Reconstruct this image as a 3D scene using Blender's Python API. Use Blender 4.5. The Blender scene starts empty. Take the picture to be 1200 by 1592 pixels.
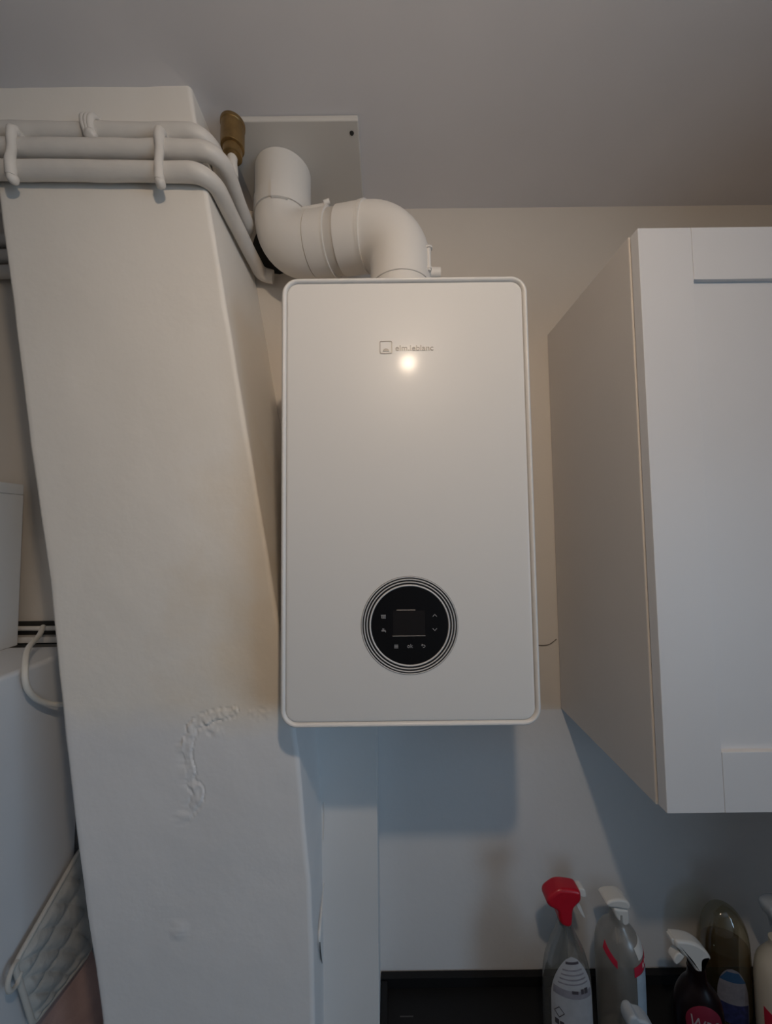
import bpy, bmesh, math, random
from mathutils import Vector, Matrix
from mathutils import noise as mnoise
random.seed(4)
S = bpy.context.scene
COL = S.collection
EYE = 1.94                      # camera height above the floor; z values below are given relative to it
PI = math.pi

# ---------------------------------------------------------------- camera
FPX = 552.78
PITCH, YAW, ROLL = 0.0520, 0.0010, -0.0117
def cam_basis():
    cp, sp, cy, sy = math.cos(PITCH), math.sin(PITCH), math.cos(YAW), math.sin(YAW)
    fwd = Vector((sy*cp, cy*cp, sp)); right = Vector((cy, -sy, 0)); up = right.cross(fwd)
    cr, sr = math.cos(ROLL), math.sin(ROLL)
    return cr*right + sr*up, -sr*right + cr*up, fwd
ca, cb, cc = cam_basis()
cam_d = bpy.data.cameras.new('camera'); cam = bpy.data.objects.new('camera', cam_d); COL.objects.link(cam)
cam_d.sensor_fit = 'AUTO'; cam_d.sensor_width = 36.0; cam_d.lens = FPX*36.0/1592.0; cam_d.clip_start = 0.01
M = Matrix((( ca.x, cb.x, -cc.x, 0), (ca.y, cb.y, -cc.y, 0), (ca.z, cb.z, -cc.z, EYE), (0, 0, 0, 1)))
cam.matrix_world = M
S.camera = cam

# ---------------------------------------------------------------- light and exposure
LAMP = Vector((0.086, -0.114, EYE+0.598))
LAMP_POWER = 545.0              # emission strength of the bulb glass
LAMP_COL = (1.0, 0.80, 0.605)
DAY_POWER = 14.5
DAY_COL = (0.50, 0.75, 1.0)
S.view_settings.view_transform = 'Standard'; S.view_settings.look = 'None'
S.view_settings.exposure = 0.0; S.view_settings.gamma = 1.0
S.view_settings.use_curve_mapping = False
w = bpy.data.worlds.new('sky'); S.world = w; w.use_nodes = True
bg = w.node_tree.nodes['Background']; bg.inputs[0].default_value = (0.55, 0.72, 1.0, 1); bg.inputs[1].default_value = 0.6
WY0, WY1, WZ0, WZ1, WX = -1.65, -0.40, 1.00, 2.25, 1.95      # the window in the right-hand wall, behind the camera
ld = bpy.data.lights.new('daylight', 'AREA'); ld.shape = 'RECTANGLE'; ld.size = WY1-WY0; ld.size_y = WZ1-WZ0
ld.energy = DAY_POWER; ld.color = DAY_COL
lo = bpy.data.objects.new('daylight', ld); COL.objects.link(lo)
lo.location = (WX+0.03, (WY0+WY1)/2, (WZ0+WZ1)/2); lo.rotation_euler = (PI/2, 0, PI/2)

# ---------------------------------------------------------------- materials
def mat(name, col, rough=0.5, metal=0.0, spec=0.5, bump=0.0, bscale=60.0, var=0.0, vscale=4.0, coat=0.0, alpha=None):
    m = bpy.data.materials.new(name); m.use_nodes = True
    nt = m.node_tree; b = nt.nodes['Principled BSDF']
    b.inputs['Base Color'].default_value = (*col, 1); b.inputs['Roughness'].default_value = rough
    b.inputs['Metallic'].default_value = metal; b.inputs['Specular IOR Level'].default_value = spec
    b.inputs['Coat Weight'].default_value = coat; b.inputs['Coat Roughness'].default_value = 0.13
    tc = nt.nodes.new('ShaderNodeTexCoord')
    if var > 0:
        n = nt.nodes.new('ShaderNodeTexNoise'); n.inputs['Scale'].default_value = vscale; n.inputs['Detail'].default_value = 5
        nt.links.new(tc.outputs['Object'], n.inputs['Vector'])
        r = nt.nodes.new('ShaderNodeValToRGB')
        r.color_ramp.elements[0].position = 0.3; r.color_ramp.elements[1].position = 0.7
        r.color_ramp.elements[0].color = (*[c*(1-var) for c in col], 1)
        r.color_ramp.elements[1].color = (*[min(1, c*(1+var*0.5)) for c in col], 1)
        nt.links.new(n.outputs['Fac'], r.inputs['Fac']); nt.links.new(r.outputs['Color'], b.inputs['Base Color'])
    if bump > 0:
        n2 = nt.nodes.new('ShaderNodeTexNoise'); n2.inputs['Scale'].default_value = bscale; n2.inputs['Detail'].default_value = 4
        nt.links.new(tc.outputs['Object'], n2.inputs['Vector'])
        bp = nt.nodes.new('ShaderNodeBump'); bp.inputs['Strength'].default_value = bump; bp.inputs['Distance'].default_value = 0.002
        nt.links.new(n2.outputs['Fac'], bp.inputs['Height']); nt.links.new(bp.outputs['Normal'], b.inputs['Normal'])
    return m

def paint_mat(name, upper, lower, zline, stain=None):
    """Wall paint: an older beige coat above zline, a newer grey-white coat below, with an optional damp stain."""
    m = mat(name, upper, 0.62, spec=0.3)
    nt = m.node_tree; b = nt.nodes['Principled BSDF']; N = nt.nodes; L = nt.links
    tc = [n for n in N if n.type == 'TEX_COORD'][0]
    sep = N.new('ShaderNodeSeparateXYZ'); L.new(tc.outputs['Object'], sep.inputs[0])
    n1 = N.new('ShaderNodeTexNoise'); n1.inputs['Scale'].default_value = 14; n1.inputs['Detail'].default_value = 4
    L.new(tc.outputs['Object'], n1.inputs['Vector'])
    def math_(op, a, bb, clamp=False):
        n = N.new('ShaderNodeMath'); n.operation = op; n.use_clamp = clamp
        for i, v in enumerate((a, bb)):
            if isinstance(v, (int, float)): n.inputs[i].default_value = v
            else: L.new(v, n.inputs[i])
        return n.outputs[0]
    nz = math_('MULTIPLY', math_('SUBTRACT', n1.outputs['Fac'], 0.5), stain[5] if stain else 0.006)
    dz = math_('SUBTRACT', math_('ADD', sep.outputs['Z'], nz), zline)
    soft = stain[6] if stain else 0.003
    fac = math_('ADD', math_('DIVIDE', dz, soft), 0.5, True)
    mx = N.new('ShaderNodeMix'); mx.data_type = 'RGBA'
    mx.inputs['A'].default_value = (*lower, 1); mx.inputs['B'].default_value = (*upper, 1)
    L.new(fac, mx.inputs['Factor'])
    colour = mx.outputs['Result']
    if stain:
        cx, cz, rx, rz, sc = stain[:5]
        ex = math_('DIVIDE', math_('SUBTRACT', sep.outputs['X'], cx), rx); ez = math_('DIVIDE', math_('SUBTRACT', sep.outputs['Z'], cz), rz)
        d = math_('SQRT', math_('ADD', math_('MULTIPLY', ex, ex), math_('MULTIPLY', ez, ez)), 0.0)
        d2 = math_('ADD', d, math_('MULTIPLY', math_('SUBTRACT', n1.outputs['Fac'], 0.5), 1.1))
        sf = math_('MULTIPLY', math_('SUBTRACT', 1.0, d2, True), fac)
        mx2 = N.new('ShaderNodeMix'); mx2.data_type = 'RGBA'
        L.new(sf, mx2.inputs['Factor']); L.new(colour, mx2.inputs['A']); mx2.inputs['B'].default_value = (*sc, 1)
        colour = mx2.outputs['Result']
    n3 = N.new('ShaderNodeTexNoise'); n3.inputs['Scale'].default_value = 5; n3.inputs['Detail'].default_value = 6
    L.new(tc.outputs['Object'], n3.inputs['Vector'])
    hs = N.new('ShaderNodeHueSaturation'); L.new(colour, hs.inputs['Color'])
    L.new(math_('ADD', math_('MULTIPLY', n3.outputs['Fac'], 0.10), 0.95), hs.inputs['Value'])
    L.new(hs.outputs['Color'], b.inputs['Base Color'])
    n4 = N.new('ShaderNodeTexNoise'); n4.inputs['Scale'].default_value = 45; n4.inputs['Detail'].default_value = 5
    L.new(tc.outputs['Object'], n4.inputs['Vector'])
    bp = N.new('ShaderNodeBump'); bp.inputs['Strength'].default_value = 0.22; bp.inputs['Distance'].default_value = 0.003
    L.new(n4.outputs['Fac'], bp.inputs['Height']); L.new(bp.outputs['Normal'], b.inputs['Normal'])
    return m

def clear_mat(name, tint, gloss=0.10, rough=0.08, body=0.0, bodycol=(0.5, 0.5, 0.5)):
    m = bpy.data.materials.new(name); m.use_nodes = True
    nt = m.node_tree; N = nt.nodes; L = nt.links; N.remove(N['Principled BSDF']); out = N['Material Output']
    t = N.new('ShaderNodeBsdfTransparent'); t.inputs[0].default_value = (*tint, 1)
    g = N.new('ShaderNodeBsdfGlossy'); g.inputs['Roughness'].default_value = rough
    lw = N.new('ShaderNodeLayerWeight'); lw.inputs[0].default_value = 0.25
    mul = N.new('ShaderNodeMath'); mul.operation = 'MULTIPLY_ADD'; mul.inputs[1].default_value = 0.55; mul.inputs[2].default_value = gloss
    L.new(lw.outputs['Facing'], mul.inputs[0])
    mx = N.new('ShaderNodeMixShader'); L.new(mul.outputs[0], mx.inputs[0]); L.new(t.outputs[0], mx.inputs[1]); L.new(g.outputs[0], mx.inputs[2])
    last = mx
    if body > 0:
        d = N.new('ShaderNodeBsdfDiffuse'); d.inputs[0].default_value = (*bodycol, 1)
        m2 = N.new('ShaderNodeMixShader'); m2.inputs[0].default_value = body
        L.new(mx.outputs[0], m2.inputs[1]); L.new(d.outputs[0], m2.inputs[2]); last = m2
    L.new(last.outputs[0], out.inputs['Surface'])
    return m

def emit_mat(name, col, s):
    m = bpy.data.materials.new(name); m.use_nodes = True
    nt = m.node_tree; nt.nodes.remove(nt.nodes['Principled BSDF'])
    e = nt.nodes.new('ShaderNodeEmission'); e.inputs[0].default_value = (*col, 1); e.inputs[1].default_value = s
    nt.links.new(e.outputs[0], nt.nodes['Material Output'].inputs['Surface'])
    return m

Z_PATCH = EYE-0.4305
M_wall = paint_mat('wall_paint', (0.73, 0.67, 0.60), (0.76, 0.75, 0.75), Z_PATCH)
M_chim = paint_mat('chimney_paint', (0.87, 0.82, 0.75), (0.79, 0.775, 0.77), EYE-0.315,
                   stain=(-0.20, EYE-0.20, 0.19, 0.42, (0.82, 0.71, 0.57), 0.05, 0.05))
M_ceil = mat('ceiling_paint', (0.74, 0.72, 0.73), 0.8, spec=0.2, bump=0.15, bscale=30, var=0.05, vscale=3)
M_room = mat('room_paint', (0.34, 0.32, 0.30), 0.7, spec=0.2, var=0.05)
M_floor = mat('floor_tile', (0.14, 0.13, 0.12), 0.5, var=0.15, vscale=6)
M_box = mat('boxing_paint', (0.77, 0.765, 0.76), 0.6, spec=0.3, bump=0.2, bscale=40, var=0.04)
M_boil = mat('boiler_enamel', (0.76, 0.74, 0.715), 0.40, spec=0.26, coat=0.10)
M_case = mat('boiler_casing_paint', (0.72, 0.71, 0.70), 0.4)
M_flue = mat('flue_plastic', (0.80, 0.765, 0.72), 0.42, spec=0.4)
M_fseal = mat('flue_seam', (0.62, 0.58, 0.53), 0.5)
M_pipe = mat('pipe_paint', (0.72, 0.68, 0.63), 0.45, spec=0.5, bump=0.45, bscale=55, var=0.05, vscale=25)
M_brass = mat('aged_brass', (0.30, 0.19, 0.075), 0.42, metal=0.75, var=0.35, vscale=40)
M_plate = mat('plate_paint', (0.66, 0.63, 0.59), 0.5, var=0.03)
M_dark = mat('dark_parts_and_shade', (0.03, 0.028, 0.025), 0.8)  # dark parts, and the painted shade of the wall opening and chase
M_black = mat('black_glass', (0.006, 0.006, 0.007), 0.12, spec=0.35)
M_groove = mat('black_groove', (0.012, 0.011, 0.011), 0.4)
M_ring = mat('ring_plastic', (0.72, 0.70, 0.69), 0.25)
M_icon = mat('icon_print', (0.34, 0.33, 0.33), 0.5)
M_disp = mat('display_glass', (0.012, 0.010, 0.010), 0.22, spec=0.5)
M_edge = mat('glint_rod', (0.55, 0.52, 0.50), 0.22, metal=0.9)  # bright metal for the display glints, handles too
M_logo = mat('logo_grey_metal', (0.26, 0.235, 0.215), 0.36, metal=0.04)
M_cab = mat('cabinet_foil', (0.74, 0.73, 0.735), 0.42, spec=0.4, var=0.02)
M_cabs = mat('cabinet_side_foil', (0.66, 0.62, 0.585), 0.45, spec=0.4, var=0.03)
M_cedge = mat('edge_band', (0.80, 0.75, 0.69), 0.45)
M_top = mat('black_laminate', (0.010, 0.010, 0.011), 0.55, spec=0.25, bump=0.1, bscale=200)
M_topm = mat('worktop_mark', (0.05, 0.05, 0.052), 0.6)
M_fridge = mat('fridge_enamel', (0.66, 0.67, 0.69), 0.4, spec=0.4, var=0.03)
M_wbox = mat('white_box_board', (0.70, 0.72, 0.74), 0.5, var=0.03)
M_cable = mat('cable_sheath', (0.74, 0.71, 0.65), 0.4)
M_quilt = mat('quilted_cotton', (0.50, 0.50, 0.48), 0.9, spec=0.1, bump=0.4, bscale=300, var=0.15, vscale=30)
M_piping = mat('piping_cotton', (0.56, 0.54, 0.50), 0.85, spec=0.1, bump=0.3, bscale=300)
M_pink = mat('pink_cotton', (0.52, 0.36, 0.33), 0.9, spec=0.1, bump=0.4, bscale=350, var=0.1, vscale=25)
M_red = mat('red_plastic', (0.50, 0.010, 0.026), 0.32)
M_white = mat('white_plastic', (0.72, 0.72, 0.70), 0.35)
M_pale = mat('pale_blue_plastic', (0.45, 0.50, 0.55), 0.4)
M_clear = clear_mat('clear_plastic', (0.80, 0.81, 0.80), body=0.10, bodycol=(0.5, 0.5, 0.48))
M_frost = clear_mat('frosted_plastic', (0.80, 0.80, 0.78), rough=0.3, body=0.20, bodycol=(0.62, 0.61, 0.58))
M_amber = clear_mat('olive_liquid_plastic', (0.84, 0.81, 0.68), body=0.06, bodycol=(0.4, 0.36, 0.2))
M_mar = mat('dark_maroon_plastic', (0.008, 0.003, 0.004), 0.35, spec=0.25)
M_crim = mat('label_crimson', (0.20, 0.012, 0.035), 0.5)
M_lgrey = mat('label_lettering_grey', (0.36, 0.33, 0.35), 0.5)
M_cream = mat('cream_plastic', (0.62, 0.58, 0.50), 0.4)
M_label = mat('label_paper', (0.40, 0.40, 0.42), 0.5, var=0.1, vscale=60)
M_lab2 = mat('label_grey', (0.24, 0.23, 0.26), 0.5, var=0.2, vscale=80)
M_print = mat('label_print', (0.06, 0.05, 0.06), 0.6)
M_lblue = mat('label_blue', (0.42, 0.52, 0.62), 0.5, var=0.12, vscale=60)
M_dblue = mat('label_dark_blue', (0.03, 0.09, 0.19), 0.5)
M_navy = mat('label_navy', (0.03, 0.035, 0.12), 0.5, var=0.5, vscale=120)
M_lred = mat('label_red', (0.50, 0.02, 0.055), 0.45)
M_bulb = emit_mat('bulb_glow', LAMP_COL, LAMP_POWER)
M_cord = mat('lamp_cord', (0.6, 0.6, 0.58), 0.5)

# ---------------------------------------------------------------- helpers
def rel(p): return Vector((p[0], p[1], p[2]+EYE))
def obj(name, bm, m=None, parent=None, smooth=True, angle=38):
    me = bpy.data.meshes.new(name)
    bmesh.ops.recalc_face_normals(bm, faces=bm.faces)
    bm.to_mesh(me); bm.free()
    if smooth:
        for p in me.polygons: p.use_smooth = True
        me.set_sharp_from_angle(angle=math.radians(angle))
    for mm in (m if isinstance(m, (list, tuple)) else [m]):
        if mm: me.materials.append(mm)
    o = bpy.data.objects.new(name, me); COL.objects.link(o)
    if smooth:
        wn = o.modifiers.new('weighted_normal', 'WEIGHTED_NORMAL'); wn.keep_sharp = True; wn.weight = 90
    if parent:
        o.parent = parent
        loc = Vector((0, 0, 0)); p = parent
        while p: loc += p.location; p = p.parent
        me.transform(Matrix.Translation(-loc))
    return o
def thing(name, label, cat, loc, group=None):
    o = bpy.data.objects.new(name, None); COL.objects.link(o); o.location = loc; o.empty_display_size = 0.05
    return tag(o, label, cat, group)
def tag(o, label, cat, group=None):
    o['label'] = label; o['category'] = cat
    if group: o['group'] = group
    return o
def struct(o): o['kind'] = 'structure'; return o
def box(bm, x0, x1, y0, y1, z0, z1, bev=0.0, seg=2):
    vs = [bm.verts.new((x, y, z)) for x in (x0, x1) for y in (y0, y1) for z in (z0, z1)]
    fs = [bm.faces.new([vs[i] for i in f]) for f in ((0,1,3,2),(4,6,7,5),(0,4,5,1),(2,3,7,6),(0,2,6,4),(1,5,7,3))]
    if bev > 0:
        es = list({e for f in fs for e in f.edges})
        bmesh.ops.bevel(bm, geom=es, offset=bev, segments=seg, profile=0.5, affect='EDGES')
    return bm
def B(*a, **k): return box(bmesh.new(), *a, **k)
def fillet(pts, r, n=8):
    pts = [Vector(p) for p in pts]; out = [pts[0]]
    rs = r if isinstance(r, (list, tuple)) else [r]*(len(pts)-2)
    for i in range(1, len(pts)-1):
        a, b, c = pts[i-1], pts[i], pts[i+1]
        u = (a-b).normalized(); v = (c-b).normalized(); ang = u.angle(v)
        if ang > PI-0.02 or rs[i-1] <= 0: out.append(b); continue
        t = min(rs[i-1]/math.tan(ang/2), (a-b).length*0.49, (c-b).length*0.49); rr = t*math.tan(ang/2)
        bis = (u+v).normalized(); ctr = b+bis*(rr/math.sin(ang/2))
        p0 = b+u*t-ctr; p1 = b+v*t-ctr; tot = p0.angle(p1); ax = p0.cross(p1).normalized()
        for k in range(n+1): out.append(ctr+Matrix.Rotation(tot*k/n, 3, ax) @ p0)
    out.append(pts[-1]); return out
def smoothpath(pts, n=8):
    P = [Vector(p) for p in pts]; P = [2*P[0]-P[1]]+P+[2*P[-1]-P[-2]]; out = []
    for i in range(1, len(P)-2):
        for k in range(n):
            t = k/n; a, b, c, d = P[i-1:i+3]
            out.append(0.5*((2*b)+(c-a)*t+(2*a-5*b+4*c-d)*t*t+(3*b-a-3*c+d)*t**3))
    out.append(P[-2]); return out
def tube(bm, path, r, seg=20, cap=True, wob=0.0):
    path = [Vector(p) for p in path]; n = len(path); rings = []
    t0 = (path[1]-path[0]).normalized()
    ref = Vector((0, 0, 1)) if abs(t0.z) < 0.9 else Vector((1, 0, 0))
    nrm = (ref-t0*ref.dot(t0)).normalized(); prev = t0
    for i, p in enumerate(path):
        t = (path[min(i+1, n-1)]-path[max(i-1, 0)]).normalized()
        q = prev.rotation_difference(t); nrm = (q @ nrm); nrm = (nrm-t*nrm.dot(t)).normalized(); prev = t
        bn = t.cross(nrm); rr = r[i] if isinstance(r, (list, tuple)) else r
        ring = []
        for k in range(seg):
            a = 2*PI*k/seg; d = nrm*math.cos(a)+bn*math.sin(a); q_ = p+d*rr
            if wob: q_ += d*wob*mnoise.noise(q_*22)
            ring.append(bm.verts.new(q_))
        rings.append(ring)
    for a, b in zip(rings, rings[1:]):
        for k in range(seg): bm.faces.new((a[k], a[(k+1) % seg], b[(k+1) % seg], b[k]))
    if cap:
        bm.faces.new(list(reversed(rings[0]))); bm.faces.new(rings[-1])
    return bm
def T(path, r, **k): return tube(bmesh.new(), path, r, **k)
def seg_path(a, b, n): a, b = Vector(a), Vector(b); return [a.lerp(b, i/n) for i in range(n+1)]
def densify(path, step):
    out = [Vector(path[0])]
    for a, b in zip(path, path[1:]):
        n = max(1, int((Vector(b)-Vector(a)).length/step)); out += seg_path(a, b, n)[1:]
    return out
def lathe(bm, prof, cx, cy, seg=40, axis='z', ry=None, sup=2.0):
    """prof: (z, rx[, ry])"""
    rings = []
    for p in prof:
        z, rx = p[0], p[1]; ryy = p[2] if len(p) > 2 else rx
        ring = []
        for k in range(seg):
            a = 2*PI*k/seg; s, c = math.sin(a), math.cos(a)
            s = math.copysign(abs(s)**(2/sup), s); c = math.copysign(abs(c)**(2/sup), c)
            if axis == 'z': ring.append(bm.verts.new((cx+rx*s, cy-ryy*c, z)))
            else: ring.append(bm.verts.new((cx+rx*s, z, cy+ryy*c)))
        rings.append(ring)
    for a, b in zip(rings, rings[1:]):
        for k in range(seg): bm.faces.new((a[k], a[(k+1) % seg], b[(k+1) % seg], b[k]))
    bm.faces.new(rings[0]); bm.faces.new(rings[-1]); return bm
def prism(bm, pts, y0, y1, bev=0.0, seg=3):
    """outline pts (x, z) given depth y0..y1"""
    a = [bm.verts.new((p[0], y0, p[1])) for p in pts]; b = [bm.verts.new((p[0], y1, p[1])) for p in pts]
    n = len(pts); fs = [bm.faces.new(a), bm.faces.new(list(reversed(b)))]
    for i in range(n): bm.faces.new((a[i], b[i], b[(i+1) % n], a[(i+1) % n]))
    if bev > 0:
        es = list({e for f in fs for e in f.edges})
        bmesh.ops.bevel(bm, geom=es, offset=bev, segments=seg, profile=0.5, affect='EDGES', clamp_overlap=True)
    return bm
def chaikin(pts, n=2):
    for _ in range(n):
        out = []
        for i in range(len(pts)):
            a, b = Vector(pts[i]), Vector(pts[(i+1) % len(pts)]); out += [a.lerp(b, 0.25), a.lerp(b, 0.75)]
        pts = out
    return pts
def pillow(pts, y0, y1, rad, n=2, steps=5):
    """solid with a smoothed outline (x, z) between depths y0..y1 and rounded rims"""
    P = chaikin([Vector(p) for p in pts], n); N = len(P)
    area = sum(P[i].x*P[(i+1) % N].y-P[(i+1) % N].x*P[i].y for i in range(N)); sg = 1 if area > 0 else -1
    nor = []
    for i in range(N):
        t = (P[(i+1) % N]-P[i-1]).normalized(); nor.append(Vector((-t.y, t.x))*sg)
    for _ in range(2): nor = [(nor[i-1]+2*nor[i]+nor[(i+1) % N]).normalized() for i in range(N)]
    loops = []
    for k in range(steps+1):
        a = PI/2*k/steps; d = rad*(1-math.sin(a)); yy = y0+rad*(1-math.cos(a))
        loops.append([((P[i]+nor[i]*d).x, yy, (P[i]+nor[i]*d).y) for i in range(N)])
    for k in range(steps, -1, -1):
        a = PI/2*k/steps; d = rad*(1-math.sin(a)); yy = y1-rad*(1-math.cos(a))
        loops.append([((P[i]+nor[i]*d).x, yy, (P[i]+nor[i]*d).y) for i in range(N)])
    return loopstack(bmesh.new(), loops, True, True)
def rrect(x0, x1, z0, z1, r, n=8):
    out = []
    for cx, cz, a0 in ((x1-r, z1-r, 0), (x0+r, z1-r, 90), (x0+r, z0+r, 180), (x1-r, z0+r, 270)):
        for k in range(n+1):
            a = math.radians(a0+90*k/n); out.append((cx+r*math.cos(a), cz+r*math.sin(a)))
    return out
def loopstack(bm, loops, cap0=False, cap1=False):
    R = [[bm.verts.new(p) for p in l] for l in loops]; n = len(R[0])
    for a, b in zip(R, R[1:]):
        for k in range(n): bm.faces.new((a[k], a[(k+1) % n], b[(k+1) % n], b[k]))
    if cap0: bm.faces.new(R[0])
    if cap1: bm.faces.new(R[-1])
    return bm
def interp(tbl, z):
    if z >= tbl[0][0]: return tbl[0][1]
    for (a, va), (b, vb) in zip(tbl, tbl[1:]):
        if z >= b: return vb+(va-vb)*(z-b)/(a-b)
    return tbl[-1][1]
def text_bm(s, size, x, y, z, depth, squash=1.0, shear=0.0):
    c = bpy.data.curves.new('txt', 'FONT'); c.body = s; c.size = size; c.extrude = depth; c.shear = shear
    o = bpy.data.objects.new('txt', c); COL.objects.link(o)
    bpy.context.view_layer.update()
    me = bpy.data.meshes.new_from_object(o.evaluated_get(bpy.context.evaluated_depsgraph_get()))
    bm = bmesh.new(); bm.from_mesh(me)
    bpy.data.objects.remove(o); bpy.data.curves.remove(c); bpy.data.meshes.remove(me)
    for v in bm.verts: v.co = Vector((x+v.co.x*squash, y-v.co.z, z+v.co.y))
    return bm

# ================================================================ the room
XL, XR, YF, YB, ZC = -1.38, 1.95, -1.8, 0.871, EYE+0.824
struct(obj('floor', B(XL-0.1, XR+0.1, YF-0.1, YB+0.1, -0.1, 0), M_floor))
struct(obj('ceiling', B(XL-0.1, XR+0.1, YF-0.1, YB+0.1, ZC, ZC+0.1), M_ceil))
struct(obj('wall_back', B(XL-0.1, XR+0.1, YB, YB+0.1, 0, ZC), M_wall))
struct(obj('wall_left', B(XL-0.1, XL, YF, YB, 0, ZC), M_room))
struct(obj('wall_front', B(XL-0.1, XR+0.1, YF-0.1, YF, 0, ZC), M_room))
bm = bmesh.new()
box(bm, XR, XR+0.1, YF, WY0, 0, ZC); box(bm, XR, XR+0.1, WY1, YB, 0, ZC)
box(bm, XR, XR+0.1, WY0, WY1, 0, WZ0); box(bm, XR, XR+0.1, WY0, WY1, WZ1, ZC)
struct(obj('wall_right', bm, M_room))
bm = bmesh.new(); ym = (WY0+WY1)/2
for a in ((WY0, WY0+0.05, WZ0, WZ1), (WY1-0.05, WY1, WZ0, WZ1), (WY0+0.05, WY1-0.05, WZ0, WZ0+0.05), (WY0+0.05, WY1-0.05, WZ1-0.05, WZ1), (ym-0.025, ym+0.025, WZ0+0.05, WZ1-0.05)):
    box(bm, XR+0.045, XR+0.09, a[0], a[1], a[2], a[3], 0.004)
struct(obj('window_1', bm, M_white))
struct(obj('daylight_blocker', B(1.25, 1.35, -0.08, YB-0.0005, 0, ZC), M_room))  # unseen stub added to keep daylight off the wall under the cabinet

# chimney breast: leans to the left as it rises, plastered and painted
CY = 0.615
CR = [(0.8240, -0.3510), (0.6346, -0.3201), (0.2288, -0.2507), (-0.146, -0.1858), (-0.3316, -0.1560), (-0.3734, -0.1494),
      (-0.4888, -0.1400), (-0.5739, -0.1310), (-0.6695, -0.1260), (-0.7926, -0.1235), (-1.94, -0.1230)]
CL = [(0.8240, -0.7300), (0.5739, -0.6914), (0.4148, -0.6637), (0.1587, -0.6223), (-0.0761, -0.5797), (-0.2381, -0.5573),
      (-0.4474, -0.5273), (-0.6275, -0.4970), (-0.6997, -0.4821), (-0.7884, -0.4669), (-1.94, -0.4400)]
PEEL = [(-0.262, -0.303), (-0.288, -0.305), (-0.312, -0.312), (-0.327, -0.325), (-0.338, -0.357), (-0.336, -0.385), (-0.331, -0.414), (-0.316, -0.432), (-0.3254, -0.456), (-0.342, -0.474)]
def seg_d(x, z, a, b):
    ax, az = a; bx, bz = b; dx, dz = bx-ax, bz-az
    t = max(0, min(1, ((x-ax)*dx+(z-az)*dz)/(dx*dx+dz*dz))); return math.hypot(x-ax-t*dx, z-az-t*dz), t
def chim_disp(x, z):
    d = 0.0018*mnoise.noise(Vector((x*7, 1.3, z*7)))+0.0007*mnoise.noise(Vector((x*24, 4.1, z*24)))
    dm = min(seg_d(x, z, a, b)[0] for a, b in zip(PEEL, PEEL[1:]))
    nn = mnoise.noise(Vector((x*70, 7.7, z*70)))+0.6*mnoise.noise(Vector((x*170, 2.7, z*170)))
    n2 = mnoise.noise(Vector((x*110, 3.1, z*60)))
    wdt = 0.0075+0.005*nn
    if dm < wdt: d += 0.0004+0.0016*max(-0.4, nn)+0.0008*n2
    elif dm < wdt+0.003: d -= 0.0012
    db = math.hypot((x+0.345)*1.0, (z+0.646)*0.8)
    if db < 0.013: d += 0.0025*(1+1.2*nn)*(1-db/0.018)
    for bx_, bz_, br in ((-0.215, -0.306, 0.02), (-0.29, -0.333, 0.016)):
        d2 = math.hypot(x-bx_, (z-bz_)*2)
        if d2 < br: d += 0.0014*nn
    return d
bm = bmesh.new()
zs = []; z = 0.8240
while z > -0.92: zs.append(z); z -= 0.0027 if -0.70 < z < -0.27 else 0.012
zs += [-1.2, -1.5, -1.94]
US = [i/26*0.5 for i in range(26)]+[0.5+0.38*i/76 for i in range(76)]+[0.88+0.12*i/14 for i in range(15)]
rows = []
for z in zs:
    xl, xr = interp(CL, z), interp(CR, z)
    xr += 0.0007*mnoise.noise(Vector((3.3, z*16, 0))); xl += 0.0009*mnoise.noise(Vector((8.3, z*16, 0)))
    row = [(xl, YB-0.001), (xl, CY+0.006), (xl+0.0018, CY+0.0018)]
    for u in US:
        x = xl+0.006+(xr-xl-0.012)*u; row.append((x, CY-(chim_disp(x, z) if z > -0.95 else 0)))
    kb = 0.003+0.009*max(0.0, min(1.0, (-0.42-z)/0.28))
    row += [(xr-0.0018, CY+0.0018), (xr, CY+0.006), (xr-kb*0.4, CY+0.06), (xr-kb, CY+0.145), (xr-kb, YB-0.001)]
    rows.append([bm.verts.new((a, b, z+EYE)) for a, b in row])
for a, b in zip(rows, rows[1:]):
    for k in range(len(a)-1): bm.faces.new((a[k], a[k+1], b[k+1], b[k]))
    bm.faces.new((a[-1], a[0], b[0], b[-1]))
bm.faces.new(rows[0]); bm.faces.new(list(reversed(rows[-1])))
struct(obj('wall_chimney', bm, M_chim, angle=60))

# boxed-in pipe run below the boiler, with split paint along its left edge
bm = B(-0.160, -0.024, 0.760, YB-0.001, 0.002, EYE-0.306, bev=0.002)
struct(obj('trim_1', bm, M_box))
fl = smoothpath([(-0.1335, 0.7565, EYE-0.708), (-0.1292, 0.706, EYE-0.709), (-0.1262, 0.668, EYE-0.716), (-0.1275, 0.688, EYE-0.770), (-0.1285, 0.706, EYE-0.802)], 6)
bm = tube(bmesh.new(), fl, [0.0006+0.0022*math.sin(PI*i/24) for i in range(25)], seg=8)
tube(bm, smoothpath([(-0.1330, 0.7595, EYE-0.555), (-0.1322, 0.7590, EYE-0.585), (-0.1338, 0.7592, EYE-0.63)], 5), 0.0012, seg=6)
struct(obj('trim_2', bm, M_box))
struct(obj('trim_6', T([p+Vector((0.0006, -0.0010, -0.0016)) for p in fl], [0.0004+0.0010*math.sin(PI*i/24) for i in range(25)], seg=6), M_dark))

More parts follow.
